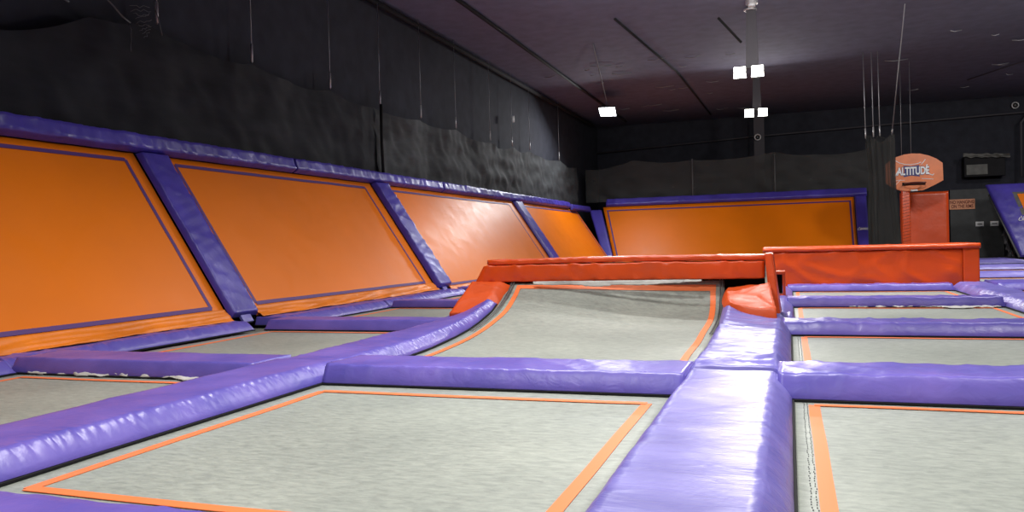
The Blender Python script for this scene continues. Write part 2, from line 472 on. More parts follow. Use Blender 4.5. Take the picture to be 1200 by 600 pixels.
# red beam on top of the ramp
beam = empty('ramp_top_pad', (-2.,9.4,.53), 'long red padded beam across the top of the curved ramp', 'pad')
BF = Matrix.Identity(4)
def beam_part(name, prof_pts, x0, x1, y_shift, seed, wr=.005, slantl=.0, curve=.0):
    """closed rounded section (y,z) swept along x with creases"""
    mb = MB(); n = int((x1-x0)/.03); m = len(prof_pts)
    n0 = 0; 
    cy = sum(p[0] for p in prof_pts)/m; cz = sum(p[1] for p in prof_pts)/m
    for i in range(n+1):
        u = i/n
        for k, (y, z) in enumerate(prof_pts):
            x = x0+(x1-x0)*u + slantl*(1-u)**6*(z-cz)
            e = min(1, min(u,1-u)*n/2.)
            sc = .93+.07*e
            d = wr*(max(0,1-2.2*abs(noise.noise(Vector((x*5+z*6, z*9, seed)))))**3 + .6*noise.noise(Vector((x*2, z*3, seed+2))))
            yy, zz = cy+(y-cy)*sc, cz+(z-cz)*sc
            mb.v.append((x+2., yy+(-d if y < cy else 0)+y_shift(u)-9.4, zz+(d*.8 if z > cz else 0)+curve*math.sin(math.pi*u)-.53))
    for i in range(n):
        for k in range(m):
            mb.f.append((i*m+k, i*m+(k+1)%m, (i+1)*m+(k+1)%m, (i+1)*m+k))
    mb.f.append(tuple(reversed(range(m)))); mb.f.append(tuple(n*m+k for k in range(m)))
    return mb.build(name, M['red'], beam, smooth=True)
def rrect(y0, y1, z0, z1, r, seg=4, lean=0.):
    P = []
    for cx, cz, a0 in ((y0+r,z0+r,180),(y1-r,z0+r,270),(y1-r,z1-r,0),(y0+r,z1-r,90)):
        for k in range(seg+1):
            a = math.radians(a0+90*k/seg); P.append((cx+r*math.cos(a)+lean*(cz-z0), cz+r*math.sin(a)))
    # densify long sides
    Q = []
    for i, p in enumerate(P):
        q = P[(i+1)%len(P)]; d = math.hypot(q[0]-p[0], q[1]-p[1]); n = max(1, int(d/.05))
        Q += [(p[0]+(q[0]-p[0])*j/n, p[1]+(q[1]-p[1])*j/n) for j in range(n)]
    return Q
ys = lambda u: .0+.14*u
beam_part('front_cushion', rrect(9.35,9.8,.54,.742,.018), -3.66, -.275, ys, 2, wr=.014, slantl=.55, curve=.008)
beam_part('top_cushion', rrect(9.37,9.92,.752,.812,.018), -3.56, -.255, ys, 6, wr=.009, curve=.012)
mb = MB(); mb.prism([(9.35,.06),(9.9,.06),(9.95,.82),(9.42,.84)], -.33, -.19, 'x')
def flank():
    bm = bmesh.new(); P = [(-.21,9.30,.16),(-.112,9.28,.16),(-.10,9.9,.13),(-.2,9.9,.13),(-.268,9.46,.825),(-.185,9.44,.83),(-.18,9.98,.83),(-.262,9.98,.825)]
    v = [bm.verts.new(Vector(p)-Vector((-2,9.4,.53))) for p in P]
    for q in ((3,2,1,0),(4,5,6,7),(0,1,5,4),(1,2,6,5),(2,3,7,6),(3,0,4,7)): bm.faces.new([v[i] for i in q])
    bmesh.ops.bevel(bm, geom=bm.edges[:], offset=.012, segments=3, affect='EDGES')
    m = MB(); m.bm(bm); return m.build('end_cushion', M['red'], beam, smooth=False)
flank()
MB().box(-3.5+2, -.28+2, 9.74-9.4, 9.92-9.4, -.42, .0).build('support_frame', M['black_and_shade'], beam)

# red side cushions draped over both ends of the ramp
c1 = pad('ramp_side_cushion', fr((-3.86,8.84,.10), (1,0,.0), (.22,.58,.38)), .52, .69, .09, bev=(.02,.14,.03,.03), step=(.03,.03), pucker=.012, crease=.008, swell=.006, along='y', material=M['red_matte'], seed=31, xf=lambda x, y: (x+.10*(y/.7), y))
tag(c1, 'red slanted cushion at the left end of the curved ramp, on the purple strip', 'pad')
c2 = pad('ramp_side_cushion', fr((-.79,8.80,.20), (.66,-.05,-.08), (.03,.62,.13)), .66, .66, .09, bev=(.07,.02,.04,.03), step=(.03,.03), pucker=.012, crease=.02, swell=.014, along='y', material=M['red_matte'], seed=35, cdir=(2.2,2.2),
         xf=lambda x, y: (x-.16*(y/.66)*(x/.66)+.12*(1-x/.66)*(1-y/.66)**2, y+.12*(1-min(1,x/.35))**2*(1-y/.66)), zf=lambda x, y: .12*(x/.66)*(y/.66))
tag(c2, 'red creased cushion at the right end of the ramp, over the runway', 'pad')

# small red hollow frame standing on the runway
t = empty('padded_upright', (-.17,13.0,.11), 'small red padded frame with a dark hollow, in front of the red block', 'pad')
mb = MB()
mb.box(-.09,-.06,-.15,.15,0,.36,b=.008).box(.06,.1,-.15,.15,0,.36,b=.008).box(-.09,.1,-.16,.16,.33,.38,b=.01).box(-.09,.1,-.15,.15,0,.03,b=.008)
mb.build('frame_cushion', M['red'], t, smooth=True)
MB().box(-.055,.055,.06,.14,.035,.325).build('dark_core', M['black_and_shade'], t)

# ------------------------------------------------------------------ the floor pads
RT = RR
FOLDS = [(.12,.35,.020,.03),(.3,.5,.018,.035),(.55,.3,.014,.03),(.05,.9,.016,.03),(1.0,.35,.012,.04),(1.35,.15,.014,.04),(1.75,.3,.010,.05),(2.2,.1,.014,.05),(2.7,.2,.012,.05),(3.15,.05,.014,.05)]
def zrun(x, y):      # second runway section rises with the ramp on its ramp side
    Y = 5.5+y; w = max(0, 1-(x/.58))**1.3
    fo = 0
    if 0 < x < .7 and 0 < y < 3.78:
        for c, sl, a_, wd in FOLDS:
            fo += a_*math.exp(-((y-c-sl*x-.05*noise.noise(Vector((x*4,c,1))))/wd)**2)*min(1,x/.08)*min(1,(.7-x)/.1)
    return (interp([(6.6,0),(8.0,.04),(8.6,.1),(8.9,.17),(9.3,.26)], Y))*w+fo
gpad('wide shiny purple runway pad nearest the camera', -.71, -.005, 1.6, 5.48, h=.12, bev=(.09,.11,.05,.03), step=(.03,.03),
     along='y', material=M['purple_run'], seed=1, pucker=.012, crease=.007, swell=.010, cdir=(1.3,.6), name='runway_pad')
gpad('wide creased purple runway pad leading up to the red cushion', -.71, -.005, 5.5, 9.3, h=.125, bev=(.09,.11,.04,.04), step=(.03,.028),
     along='y', material=M['purple_run'], seed=2, pucker=.012, crease=.022, swell=.012, cdir=(2.6,.8), zf=zrun, name='runway_pad')
gpad('purple runway pad behind the red cushion, toward the red block', -.66, .03, 9.95, 15.5, h=.1, bev=(.09,.12,.04,.04), along='y', material=M['purple_run'], seed=3, pucker=.012, name='runway_pad')
gpad('short purple pad poking out right of the red cushion', -.07, .055, 9.32, 9.93, h=.12, bev=(.03,.05,.05,.05), along='y', material=M['purple_run'], seed=4, step=(.03,.03), name='runway_pad')
def zst(x, y):
    Y = 5.5+y; w = min(1, .12+.88*(max(0,x)/.62)**1.3)
    return interp(RL, Y)*w
gpad('long purple strip pad along the left of the nearest large trampoline bed', -3.93, -3.3, 1.6, 5.48, h=.115, bev=(.03,.11,.03,.005), step=(.03,.012), along='y', seed=5, pks=(0,1), pkf=1.5, pucker=.013, crease=.004, swell=.008, cdir=(1.,.8), name='strip_pad')
gpad('purple strip pad curving up beside the left edge of the ramp', -3.93, -3.3, 5.5, 8.98, h=.105, bev=(.03,.10,.005,.04), step=(.03,.012), along='y', seed=6, pks=(0,1), pkf=1.5, pucker=.015, crease=.005, zf=zst, name='strip_pad')
gpad('purple strip pad directly behind the red beam', -3.93, -3.3, 9.9, 15.9, bev=(.035,.13,.01,.01), along='y', seed=7, name='strip_pad')
gpad('far purple strip pad between left and middle trampolines', -3.93, -3.3, 15.92, 24.5, bev=(.035,.13,.01,.01), along='y', seed=8, name='strip_pad')
# cross pads, middle
gpad('wide purple cross pad between the nearest large bed and the ramp', -3.29, -.655, 5.17, 5.77, h=.125, bev=(.0,.0,.06,.02), step=(.03,.025), seed=11, pucker=.006, crease=.006, swell=.004, pks=(1,0), name='cross_pad')
gpad('purple cross pad at the very bottom left corner, nearest the camera', -3.29, -.72, 1.72, 2.36, h=.07, bev=(.03,.05,.08,.05), seed=12, name='cross_pad')
for i, (a, b) in enumerate(((12.05,12.5),(15.5,15.95))):
    gpad('purple cross pad behind the ramp, row %s beyond it' % ['one','two'][i], -3.29, -.72, a, b, seed=13+i, name='cross_pad')
# cross pads, left
L = [((5.17,5.74),'long purple cross pad under the first orange wall panel'),
     ((8.60,9.10),'purple cross pad at the foot of the first leaning post'),
     ((12.03,12.5),'purple cross pad at the middle of the second orange panel'),
     ((15.48,15.93),'purple cross pad at the foot of the narrow shiny post'),
     ((19.7,20.2),'purple cross pad below the third orange panel'),
     ((23.9,24.5),'farthest purple cross pad on the left side')]
for i, ((a, b), lb) in enumerate(L):
    gpad(lb, -6.3 if i else -6.42, -3.935, a, b, h=.115 if i < 2 else .1, bev=(.03,.0,.06 if i<2 else .045,.02), step=(.05,.035), seed=20+i, pucker=.004, swell=.004, pks=(1,0), name='cross_pad')
# pads along the foot of the left wall
W = [(-.2,5.15,'purple pad along the wall foot at the left edge'),(5.18,8.58,'purple pad along the foot of the first orange panel'),(9.12,12.0,'purple puckered pad along the foot of the second orange panel, nearer half'),
     (12.04,15.46,'shiny puckered pad along the foot of the second orange panel, farther half'),(15.95,19.68,'purple pad along the foot of the third orange panel'),(19.72,24.0,'purple wall foot pad behind the ramp'),
     (24.04,32.0,'farthest purple wall foot pad on the left side')]
for i, (a, b, lb) in enumerate(W):
    gpad(lb, -6.83, -6.31 if i!=1 else -6.43, a, b, h=.1, bev=(.02,.12,.02,.02), step=(.04,.025), along='y', pks=(0,1), seed=30+i, pucker=.02, crease=.01, name='wall_foot_pad')
# cross pads, right
R = [((5.17,5.76),'long purple cross pad right of the runway, nearest one'),
     ((8.60,9.10),'long purple cross pad right of the runway, second nearest'),
     ((12.05,12.5),'purple cross pad right of the runway with torn pale lining under it'),
     ((15.50,15.93),'purple cross pad at the foot of the long red block')]
rp = []
for i, ((a, b), lb) in enumerate(R):
    rp.append(gpad(lb, -.085 if i < 2 else -.05, 2.66, a, b, h=.14 if i == 0 else .115 if i < 3 else .1, bev=(.0,.03,.07 if i<2 else .05,.02), step=(.035,.025), seed=40+i, pucker=.010, crease=.012, swell=.004, pks=(1,0), name='cross_pad'))
# torn lining under the third pad (child of that pad)
def ragged_floor(x0, x1, y, seed, parent, off, w0=.03, w1=.12):
    mb = MB()
    def fn(u, v):
        x = x0+(x1-x0)*u
        d = w0*.4+(w1-w0)*max(0,noise.noise(Vector((x*1.7,seed,0)))*2.2)+.03*noise.noise(Vector((x*9,seed,2)))
        return (x-off[0], y-d*v-off[1], .012*(1-v)+.008+.03*abs(noise.noise(Vector((x*8,v*3,seed)))))
    mb.grid(int((x1-x0)/.025), 4, fn)
    o = mb.build('torn_lining', M['lining'], parent, smooth=True, fix=False)
    s = o.modifiers.new('thick','SOLIDIFY'); s.thickness = .004
ragged_floor(.75, 2.5, 12.06, 5, rp[2], (-.05,12.05))
ragged_floor(1.9, 2.6, 12.05, 11, rp[2], (-.05,12.05), .08, .22)
l0 = [q for q in bpy.data.objects if q.get('label') == L[0][1]][0]
ragged_floor(-6.2, -4.3, 5.18, 15, l0, (-6.42,5.17), .015, .07)
# divider strip on the right
gpad('purple divider strip pad along the right of the second row bed', 2.66, 3.24, 5.0, 9.1, bev=(.08,.08,.02,.02), along='y', seed=50, name='strip_pad')
gpad('pale rumpled purple divider pad at the right edge, third row', 2.66, 3.24, 9.12, 12.5, h=.11, bev=(.10,.08,.02,.06), step=(.03,.03), along='y', material=M['purple_run'], seed=51, pucker=.018, crease=.014, name='strip_pad')
gpad('purple divider pad with turned-up pale edge beside the red block corner', 2.67, 3.24, 12.52, 15.88, h=.11, bev=(.12,.08,.06,.02), step=(.03,.03), along='y', material=M['purple_run'], seed=52, pucker=.018, crease=.014, name='strip_pad')
gpad('purple divider strip pad right beside the red block end', 3.17, 3.235, 16.02, 26.2, bev=(.02,.03,.02,.02), along='y', seed=53, name='strip_pad')
F = [((12.05,12.6),'purple cross pad at the right edge beyond the divider, nearest'),
     ((15.4,16.5),'broad purple cross pad right of the red block corner'),
     ((19.7,20.3),'thick purple cross pad visible right of the red block'),
     ((23.9,24.5),'second purple cross pad visible right of the red block'),
     ((28.4,30.2),'farthest purple cross pad on the grey floor by the black panel')]
for i, ((a, b), lb) in enumerate(F):
    gpad(lb, 3.26 if i < 4 else 4.2, 6.3 if i < 4 else 7.2, a, b, h=.12, bev=(.05,.05 if i < 4 else .6,.1,.05), seed=60+i, step=(.06,.05), pucker=.012, name='cross_pad', material=M['purple_run'] if i != 1 else None)

# ------------------------------------------------------------------ long red block
blk = empty('padded_block', (1.35,16.6,.0), 'long red padded block at the end of the right lane', 'pad')
def bx(name, x0, x1, y0, y1, z0, z1, seed, m=None, r=.03, cr=.012):
    """cushion box with creased front and top"""
    n = max(8,int((x1-x0)/.05)); sec = rrect(y0, y1, z0, z1, r, 3)
    k_ = len(sec); cy, cz = (y0+y1)/2, (z0+z1)/2; mb = MB()
    for i in range(n+3):
        u = min(max((i-1)/n,0),1); end = i in (0, n+2)
        for (y, z) in sec:
            x = x0+(x1-x0)*u
            sc = (1-r*.5/max(y1-y0,.1)) if end else 1
            xx = x+(-.0 if i == 0 else 0)
            if i == 1: xx = x0+r*.3
            if i == n+1: xx = x1-r*.3
            d = 0
            if not end:
                d = cr*(max(0,1-2.4*abs(noise.noise(Vector((x*1.7+z*1.2, z*2.2-x*.6, seed)))))**4 + .5*noise.noise(Vector((x*1.1, z*2, seed+2))))
            yy = cy+(y-cy)*sc-(d if y < cy else 0); zz = cz+(z-cz)*(sc if end else 1)+(d*.5 if z > z1-.01 else 0)
            mb.v.append((xx-1.35, yy-16.6, zz))
    for i in range(n+2):
        for k in range(k_):
            mb.f.append((i*k_+k, i*k_+(k+1)%k_, (i+1)*k_+(k+1)%k_, (i+1)*k_+k))
    mb.f.append(tuple(reversed(range(k_)))); mb.f.append(tuple((n+2)*k_+k for k in range(k_)))
    return mb.build(name, m or M['red'], blk, smooth=True)
bx('front_cushion', -.36, 2.87, 15.96, 17.1, .03, .715, 3, cr=.022)
bx('corner_cushion', 2.875, 3.13, 15.95, 17.1, .03, .735, 5, cr=.004)
bx('top_cushion', -.48, 3.15, 15.92, 17.2, .72, .81, 9, r=.04, cr=.014)

# ------------------------------------------------------------------ leaning left wall
k = .66; SL = math.sqrt(1+k*k)
def wall_frame(y, z=.15, off=0.):      # local x along wall (+y world), local y up the slope, z out of the wall
    n = Vector((1,0,k)).normalized()
    return fr(Vector((-6.8-k*(z-.15), y, z))+n*off, (0,1,0), (-k,0,1))
def up(z): return (z-.15)*SL
def wall_tramp(label, y0, y1, tl, tr, seed, t0=.30, t1=2.25):
    W_ = y1-y0; root = empty('wall_trampoline', (0,0,0), label, 'trampoline', frame=wall_frame(y0))
    H = up(2.36)
    def sag(x, y): 
        u = min(max(x/W_,0),1); v = min(max(y/H,0),1)
        return -.03*math.sin(math.pi*u)**.6*math.sin(math.pi*v)**.8
    o = MB().grid(60, 24, lambda u, v: (u*W_, .0+v*H, sag(u*W_, v*H))).build('bed', M['orange'], root, smooth=True, fix=False)
    s = o.modifiers.new('thick','SOLIDIFY'); s.thickness = .02; s.offset = -1
    frame_tape(tl, W_-tr, up(t0), up(t1), .055, M['tape_purple'], root, z=.005, t=.003, seed=seed, sagf=sag, wob=.006)
    def sk(u, v):      # loose skirt falling from the bed onto the foot pad, with long folds
        x = u*W_; y = up(t0)-.045-v*(.20+.03*noise.noise(Vector((x*.8,seed,1))))
        f = .022*max(0,1-2.2*abs(noise.noise(Vector((x*.9+v*.8,v*2.6+x*.15,seed+4)))))**2+.012*noise.noise(Vector((x*3,v*5,seed)))
        return (x, y, .012+.05*v*v+f*(.25+v))
    o = MB().grid(int(W_/.035), 12, sk).build('skirt', M['orange_skirt'], root, smooth=True, fix=False)
    s = o.modifiers.new('thick','SOLIDIFY'); s.thickness = .006; s.offset = 1
    MB().box(0, W_, -.05, H, -.12, -.06).build('backing_frame', M['black_and_shade'], root)
    return root
wall_tramp('nearest orange wall trampoline, at the left edge', 0.5, 8.56, .6, .21, 1)
wall_tramp('second orange wall trampoline, between the two nearest leaning posts', 9.14, 14.97, .12, .32, 2)
wall_tramp('third orange wall trampoline, with a white lamp glare', 15.62, 24.1, .1, .5, 3, t0=.2)
wall_tramp('fourth and farthest orange wall trampoline on the left side', 24.8, 32.2, .1, .25, 4)
def post(label, y0, y1, seed, z1=2.33, wr=1., th=.07):
    y_len = up(z1)+.02
    o = pad('leaning_post_pad', wall_frame(y0, .15, .015), y1-y0, y_len, th, bev=(.035,.035,.03,.03), step=(.04,.04), along='y', material=M['purple_dark'], seed=seed,
            pucker=.008*wr, crease=.012*wr, swell=.006, cdir=(2.4,.5), lift=0.)
    tag(o, label, 'pad')
    # strap that ties the post foot down
    fm = Matrix.Translation((.5*(y1-y0)-.1, -.10, -.0))
    mb = MB().box(0,.2,0,.12,-.01,.03,b=.006); q = mb.build('foot_strap', M['purple_run'], o, frame=fm, smooth=True)
    return o
post('wide purple padded post between first and second orange panels', 8.58, 9.12, 3)
post('narrow shiny creased purple post between second and third orange panels', 14.99, 15.6, 5, wr=1.7, th=.10)
post('narrow purple post between third and fourth orange panels', 24.12, 24.78, 7, wr=.6, th=.1)
# top rail pads
rail = [(0.2,12.2,'long purple rail pad above the nearest orange panels'),(12.22,18.6,'creased purple rail pad above the second leaning post'),(18.62,31.0,'purple rail pad above the third and fourth orange panels')]
for i, (a, b, lb) in enumerate(rail):
    f = fr((-8.24, a, 2.37), (0,1,0), (-.28,0,1))
    o = pad('top_rail_pad', f, b-a-.02, .27, .1, bev=(.02,.02,.04,.04), step=(.05,.04), material=M['purple_dark'], seed=70+i, pucker=.01, crease=.03, swell=.01, cdir=(2.6,1.), lift=0)
    tag(o, lb, 'pad')
o = pad('top_rail_pad', fr((-8.16,31.05,2.3),(.08,2.6,0),(-.28,0,1)), 2.75, .26, .1, bev=(.02,.02,.04,.04), material=M['purple_dark'], seed=74, lift=0)
tag(o, 'short purple rail pad in the far corner, slightly lower than its neighbours', 'pad')

# ------------------------------------------------------------------ back wall
def back_frame(x, z=.15, off=0.):
    n = Vector((0,-1,k)).normalized()
    return fr(Vector((x, 32.5+k*(z-.15), z))+n*off, (1,0,0), (0,k,1))
bw = empty('wall_trampoline', (0,0,0), 'wide orange trampoline panel across the back wall', 'trampoline', frame=back_frame(-6.75))
Wb = 9.15; H = up(2.5)
def xb(x, y): return x-.78*(1-x/Wb)*(y/H)      # left side leans into the corner
mbx = MB().grid(60, 16, lambda u, v: (xb(u*Wb,v*H), v*H, -.03*math.sin(math.pi*u)*math.sin(math.pi*v)))
o = mbx.build('bed', M['orange'], bw, smooth=True, fix=False); s = o.modifiers.new('thick','SOLIDIFY'); s.thickness = .02; s.offset = -1
mb = MB()
y0, y1, w = up(.30), up(2.36), .06
for (a, b) in ((y0,y0+w),(y1-w,y1)): mb.grid(40,1,lambda u,v: (xb(.12+(Wb-.22)*u, a+(b-a)*v), a+(b-a)*v, .008-.03*math.sin(math.pi*u)*math.sin(math.pi*min(1,(a+(b-a)*v)/H))))
for (a, b) in ((.12,.12+w),(Wb-.1-w,Wb-.1)): mb.grid(1,30,lambda u,v: (xb(a+(b-a)*u, y0+(y1-y0)*v), y0+(y1-y0)*v, .008))
o = mb.build('border_tape', M['tape_purple'], bw, fix=False); s = o.modifiers.new('t','SOLIDIFY'); s.thickness = .004; s.offset = 1
MB().box(-.6, Wb, -.05, H, -.14, -.08).build('backing_frame', M['black_and_shade'], bw)
MB().grid(80,8,lambda u,v:(u*Wb,y0-.05-.2*v,.015+.05*v*v+.02*noise.noise(Vector((u*20,v*3,4))))).build('skirt', M['orange_skirt'], bw, smooth=True, fix=False)
# corner post
o = pad('leaning_post_pad', back_frame(-7.18,.15,.02), .42, up(2.36), .07, bev=(.03,.03,.03,.03), along='y', material=M['purple_dark'], seed=80, lift=0, step=(.05,.08),
        xf=lambda x, y: (x*(1+.3*y/H)-.99*(y/H), y))
tag(o, 'wide purple leaning post in the far corner', 'pad')
# right-hand border of the back wall
rb = pad('leaning_post_pad', back_frame(2.43,.15,.02), .42, up(2.5), .07, bev=(.03,.03,.03,.03), along='y', material=M['purple_dark'], seed=81, lift=0, step=(.05,.08))
tag(rb, 'purple border post with small white logo at right end of back wall', 'pad')
o = pad('top_rail_pad', back_frame(-7.4, 2.5, .03), 10.28, .36, .1, bev=(.02,.02,.04,.04), step=(.06,.05), material=M['purple_dark'], seed=82, lift=0, crease=.02, cdir=(2.,1.))
tag(o, 'long purple rail pad along the top of the back wall', 'pad')

# ------------------------------------------------------------------ text
def text_mesh(name, body, size, m, parent, frame, ext=.004, off=0., shear=0., bold=0., xs=1.):
    c = bpy.data.curves.new(name+'_c', 'FONT'); c.body = body; c.size = size; c.extrude = ext; c.offset = off; c.shear = shear
    c.align_x = 'CENTER'; c.align_y = 'CENTER'
    t_ = bpy.data.objects.new('tmp', c); COL.objects.link(t_)
    dg = bpy.context.evaluated_depsgraph_get(); me = bpy.data.meshes.new_from_object(t_.evaluated_get(dg))
    bpy.data.objects.remove(t_)
    for v in me.vertices: v.co.x *= xs
    me.materials.clear(); me.name = name
    return link(name, me, m, parent, frame, smooth=False)
# logo word on the border post (a curly script word)
def script_logo(parent, cx, cy, w, z):
    mb = MB()
    pts = [(-.5,-.25),(-.42,.1),(-.3,.42),(-.26,-.2)]
    mb.tube([(cx+a*w, cy+b*w*.5, z) for a,b in pts], w*.03, 6)
    for i in range(6):
        x = -.2+i*.11
        mb.tube([(cx+(x)*w, cy-.18*w*.5, z),(cx+(x+.03)*w, cy+(.35-.1*(i%2))*w*.5, z),(cx+(x+.07)*w, cy-.15*w*.5, z)], w*.028, 6)
    mb.tube([(cx-.5*w,cy-.32*w*.5,z),(cx,cy-.2*w*.5,z),(cx+.5*w,cy-.3*w*.5,z)], w*.02, 6)
    return mb.build('logo_script', M['white'], parent)
script_logo(rb, .21, 1.25, .38, .085)

# ------------------------------------------------------------------ nets
def net(label, pts, zb, m, name='safety_net', seed=1, fold=.06, axis='y', drape=0):
    """hanging sheet; pts = [(pos, ztop)] along axis at fixed other coordinate"""
    fix, P = pts; mb = MB(); a0, a1 = P[0][0], P[-1][0]; n = int((a1-a0)/.09)
    def fn(u, v):
        a = a0+(a1-a0)*u; zt = interp(P, a)
        # scallops between the cables
        for (p, q) in zip(P, P[1:]):
            if p[0] <= a <= q[0] and q[0]-p[0] > .05:
                zt -= .10*min(1,(q[0]-p[0])/2)*math.sin(math.pi*(a-p[0])/(q[0]-p[0]))
        z = zt+(zb-zt)*v
        d = fold*(noise.noise(Vector((a*1.1, z*2.4, seed)))+.5*noise.noise(Vector((a*3.5+z*2, z*4, seed+3))))
        d += fold*.5*math.sin(a*2.3+2*noise.noise(Vector((a*.5,0,seed))))*(1-v)
        if drape:
            ph = min(abs(a-q) for q in drape)
            d += .05*math.sin((ph*1.2+v*3.2)*4.)*math.exp(-ph*.5)*v
        return (fix+d, a, z) if axis == 'y' else (a, fix+d, z)
    mb.grid(n, 18, fn)
    return tag(mb.build(name, m, smooth=True, fix=False), label, 'net')
net('dense black netting high above the nearest orange panel', (-8.5, [(.5,3.3),(4.5,3.45),(6.76,3.6),(8.15,4.1),(9.1,4.25),(9.9,4.17),(10.5,4.1),(11.5,4.16),(12.5,4.08),(13.95,4.15),(15.75,4.08)]), 2.45, M['net_near'], seed=3)
net('dusty black netting above the third orange panel', (-8.5, [(15.8,4.1),(18.1,4.13),(20.3,4.17),(22.95,4.1),(25.,4.18),(26.9,4.24),(30.7,4.25),(33.4,4.2)]), 2.45, M['net'], seed=8, fold=.09)
net('sheer black netting draped in swags above the back wall', (34.6, [(-8.4,4.2),(-7.05,4.3),(-6.3,4.5),(-3.8,4.35),(-.75,4.45),(-.5,4.5),(1.,4.3),(3.1,4.4)]), 2.75, M['net_back'], seed=12, axis='x', drape=[-6.9,-.6,3.1])
# old torn netting scraps, upper left
mb = MB()
random.seed(3)
def wob(a, b, n=7, amp=.05):
    a, b = Vector(a), Vector(b)
    return [a.lerp(b, i/n)+Vector((0,random.uniform(-amp,amp),random.uniform(-amp,amp))) for i in range(n+1)]
mb.tube(wob((-8.42,7.0,4.4),(-8.42,7.75,4.18),5,.02), .012, 5)
mb.tube(wob((-8.42,8.1,4.5),(-8.42,8.75,4.16),5,.02), .012, 5)
mb.tube(wob((-8.42,8.75,4.16),(-8.42,8.76,3.75),5,.03), .007, 5)
mb.tube(wob((-8.42,9.2,4.6),(-8.42,9.35,4.13),4,.01), .009, 5)
for i in range(9):
    z = 4.5-.045*i
    mb.tube(wob((-8.42,8.75+.03*i,z-.12),(-8.42,9.1+.05*random.random(),z-.05+.05*random.random()),6,.02), .004, 4)
tag(mb.build('torn_net_strands', M['pole'], smooth=True), 'pale torn net strands hanging high at upper left', 'net')
# seam strap in the left net
tag(MB().tube([(-8.36,15.8,2.55),(-8.38,15.8,3.3),(-8.37,15.8,4.15)], .035, 8).build('net_seam_strap', M['black_and_shade'], smooth=True), 'black strap down the seam between the two left nets', 'strap')
# cables
def cable(p, q, label, r=.008, toggle=True, group=None, hook=None):
    root = empty('hanging_cable', p, label, 'cable', group)
    P0 = Vector(p); Q = Vector(q)-P0
    MB().tube([(0,0,0), tuple(Q*.5), tuple(Q)], r, 6).build('wire', M['cable'], root, smooth=True)
    if toggle:
        d = Q.normalized(); MB().tube([tuple(Q-d*.32), tuple(Q-d*.02)], .02, 8).build('turnbuckle', M['steel'], root, smooth=True)
    return root
ny = [(9.35,4.3),(11.5,4.18),(13.95,4.17),(16.0,4.15),(18.1,4.17),(20.3,4.2),(22.95,4.15),(25.,4.2),(26.9,4.27),(30.7,4.27)]
for i, (y, z) in enumerate(ny):
    cable((-8.5,y,ZC), (-8.5,y,z), 'thin steel cable holding the left netting, number %s from the camera' % ['one','two','three','four','five','six','seven','eight','nine','ten'][i])
tag(MB().tube([(-8.44,25.0,5.0),(-8.44,25.0,5.2)], .045, 10).build('cable_tag', M['white'], smooth=True), 'small pale tag tied to a cable high on the left wall', 'tag')
# back net poles
for x, lb in ((-3.77,'thin grey pole behind the back netting, left one'),(-.5,'thin grey pole behind the back netting, beside the dark column')):
    root = empty('net_pole', (x,34.35,2.6), lb, 'pole')
    MB().tube([(0,0,0),(0,0,1.75)], .03, 8).build('shaft', M['pole'], root, smooth=True)
    MB().tube([(0,0,1.74),(0,0,1.78)], .04, 8).build('cap', M['pole'], root, smooth=True)

# gathered net curtain by the basketball board
cur = empty('gathered_net_curtain', (2.68,27,0), 'gathered black net curtain hanging beside the basketball board', 'net')
mb = MB()
def cf(u, v):
    th = 2*math.pi*u*1.0
    z = 4.05-.25*(.5+.5*math.sin(u*2*math.pi*3.))*(1-v)**3
    zz = z+(.02-z)*v
    wdt = .37+.05*v-.05*math.exp(-((v-.35)/.2)**2)
    r = 1+.10*math.sin(u*2*math.pi*13+v*2)+.06*math.sin(u*2*math.pi*29-v*3)
    x = wdt*math.cos(th)*r+.10*v; y = .22*math.sin(th)*r
    return (x, y, zz)
mb.grid(160, 30, cf)
mb.build('net_cloth', M['curtain'], cur, smooth=True, fix=False)
CB = [((2.25,27,ZC),(2.28,27,3.95),'thin cable above the gathered curtain, leftmost'),((2.48,27,ZC),(2.5,27,3.98),'thin cable above the gathered curtain, second from left'),
      ((2.66,27,ZC),(2.68,27,4.0),'thin cable above the gathered curtain, third from left')]
for p, q, lb in CB: cable(p, q, lb, r=.012)
cable((2.78,21.8,ZC),(3.0,26.9,4.0), 'long slanting steel cable from ceiling to gathered curtain', r=.014)

# ------------------------------------------------------------------ basketball hoop
hoop = empty('basketball_hoop', (3.6,29,0), 'orange basketball backboard with white and navy logo on a red padded post', 'basketball hoop')
MB().box(-.12,.12,-.12,.12,-.0,2.45,b=.03).build('post', M['red'], hoop, smooth=True)
mb = MB()
for i in range(16): mb.tube([(-.125,-.128,.75+.1*i),(.125,-.128,.81+.1*i)], .006, 4)
mb.build('post_lacing', M['rim'], hoop)
bf = Matrix.Translation((.24,-.16,2.93))
def S_(px, py): return ((px-1069)/32.6, (205.5-py)/32.6)
outl = []
for i in range(0,13):
    a = math.radians(180-15*i) ; 
top = [(1042,194),(1046,190.5),(1052,187),(1060,184.6),(1067,184),(1075,184.6),(1083,187),(1090,190.5),(1096,195.5),(1096.4,213.5),(1090,217),(1082,221),(1077,223),(1066,223.5),(1056,222.5),(1048,219),(1042,214)]
outl = [S_(*p) for p in top]
b = MB().prism(outl, -.02, .04, 'y').build('backboard', M['board'], hoop, frame=bf)
def at(x, y): return (x, -.03, y)
mb = MB()
arc = [(1051,190.5),(1055,193.2),(1060,195),(1066,195.7),(1072,195),(1076,193.5)]
mb.tube([at(*S_(*p)) for p in arc], .012, 6)
def lines(): 
    global mb
    mb.build('seam_line', M['white'], b); mb = MB()
mb.tube([at(*S_(*p)) for p in [(1076,196),(1078,193.5),(1080,190.8)]], .012, 6); lines()
mb.tube([at(*S_(*p)) for p in [(1047.5,212.3),(1054,211.5),(1060,211.8)]], .008, 6); lines()
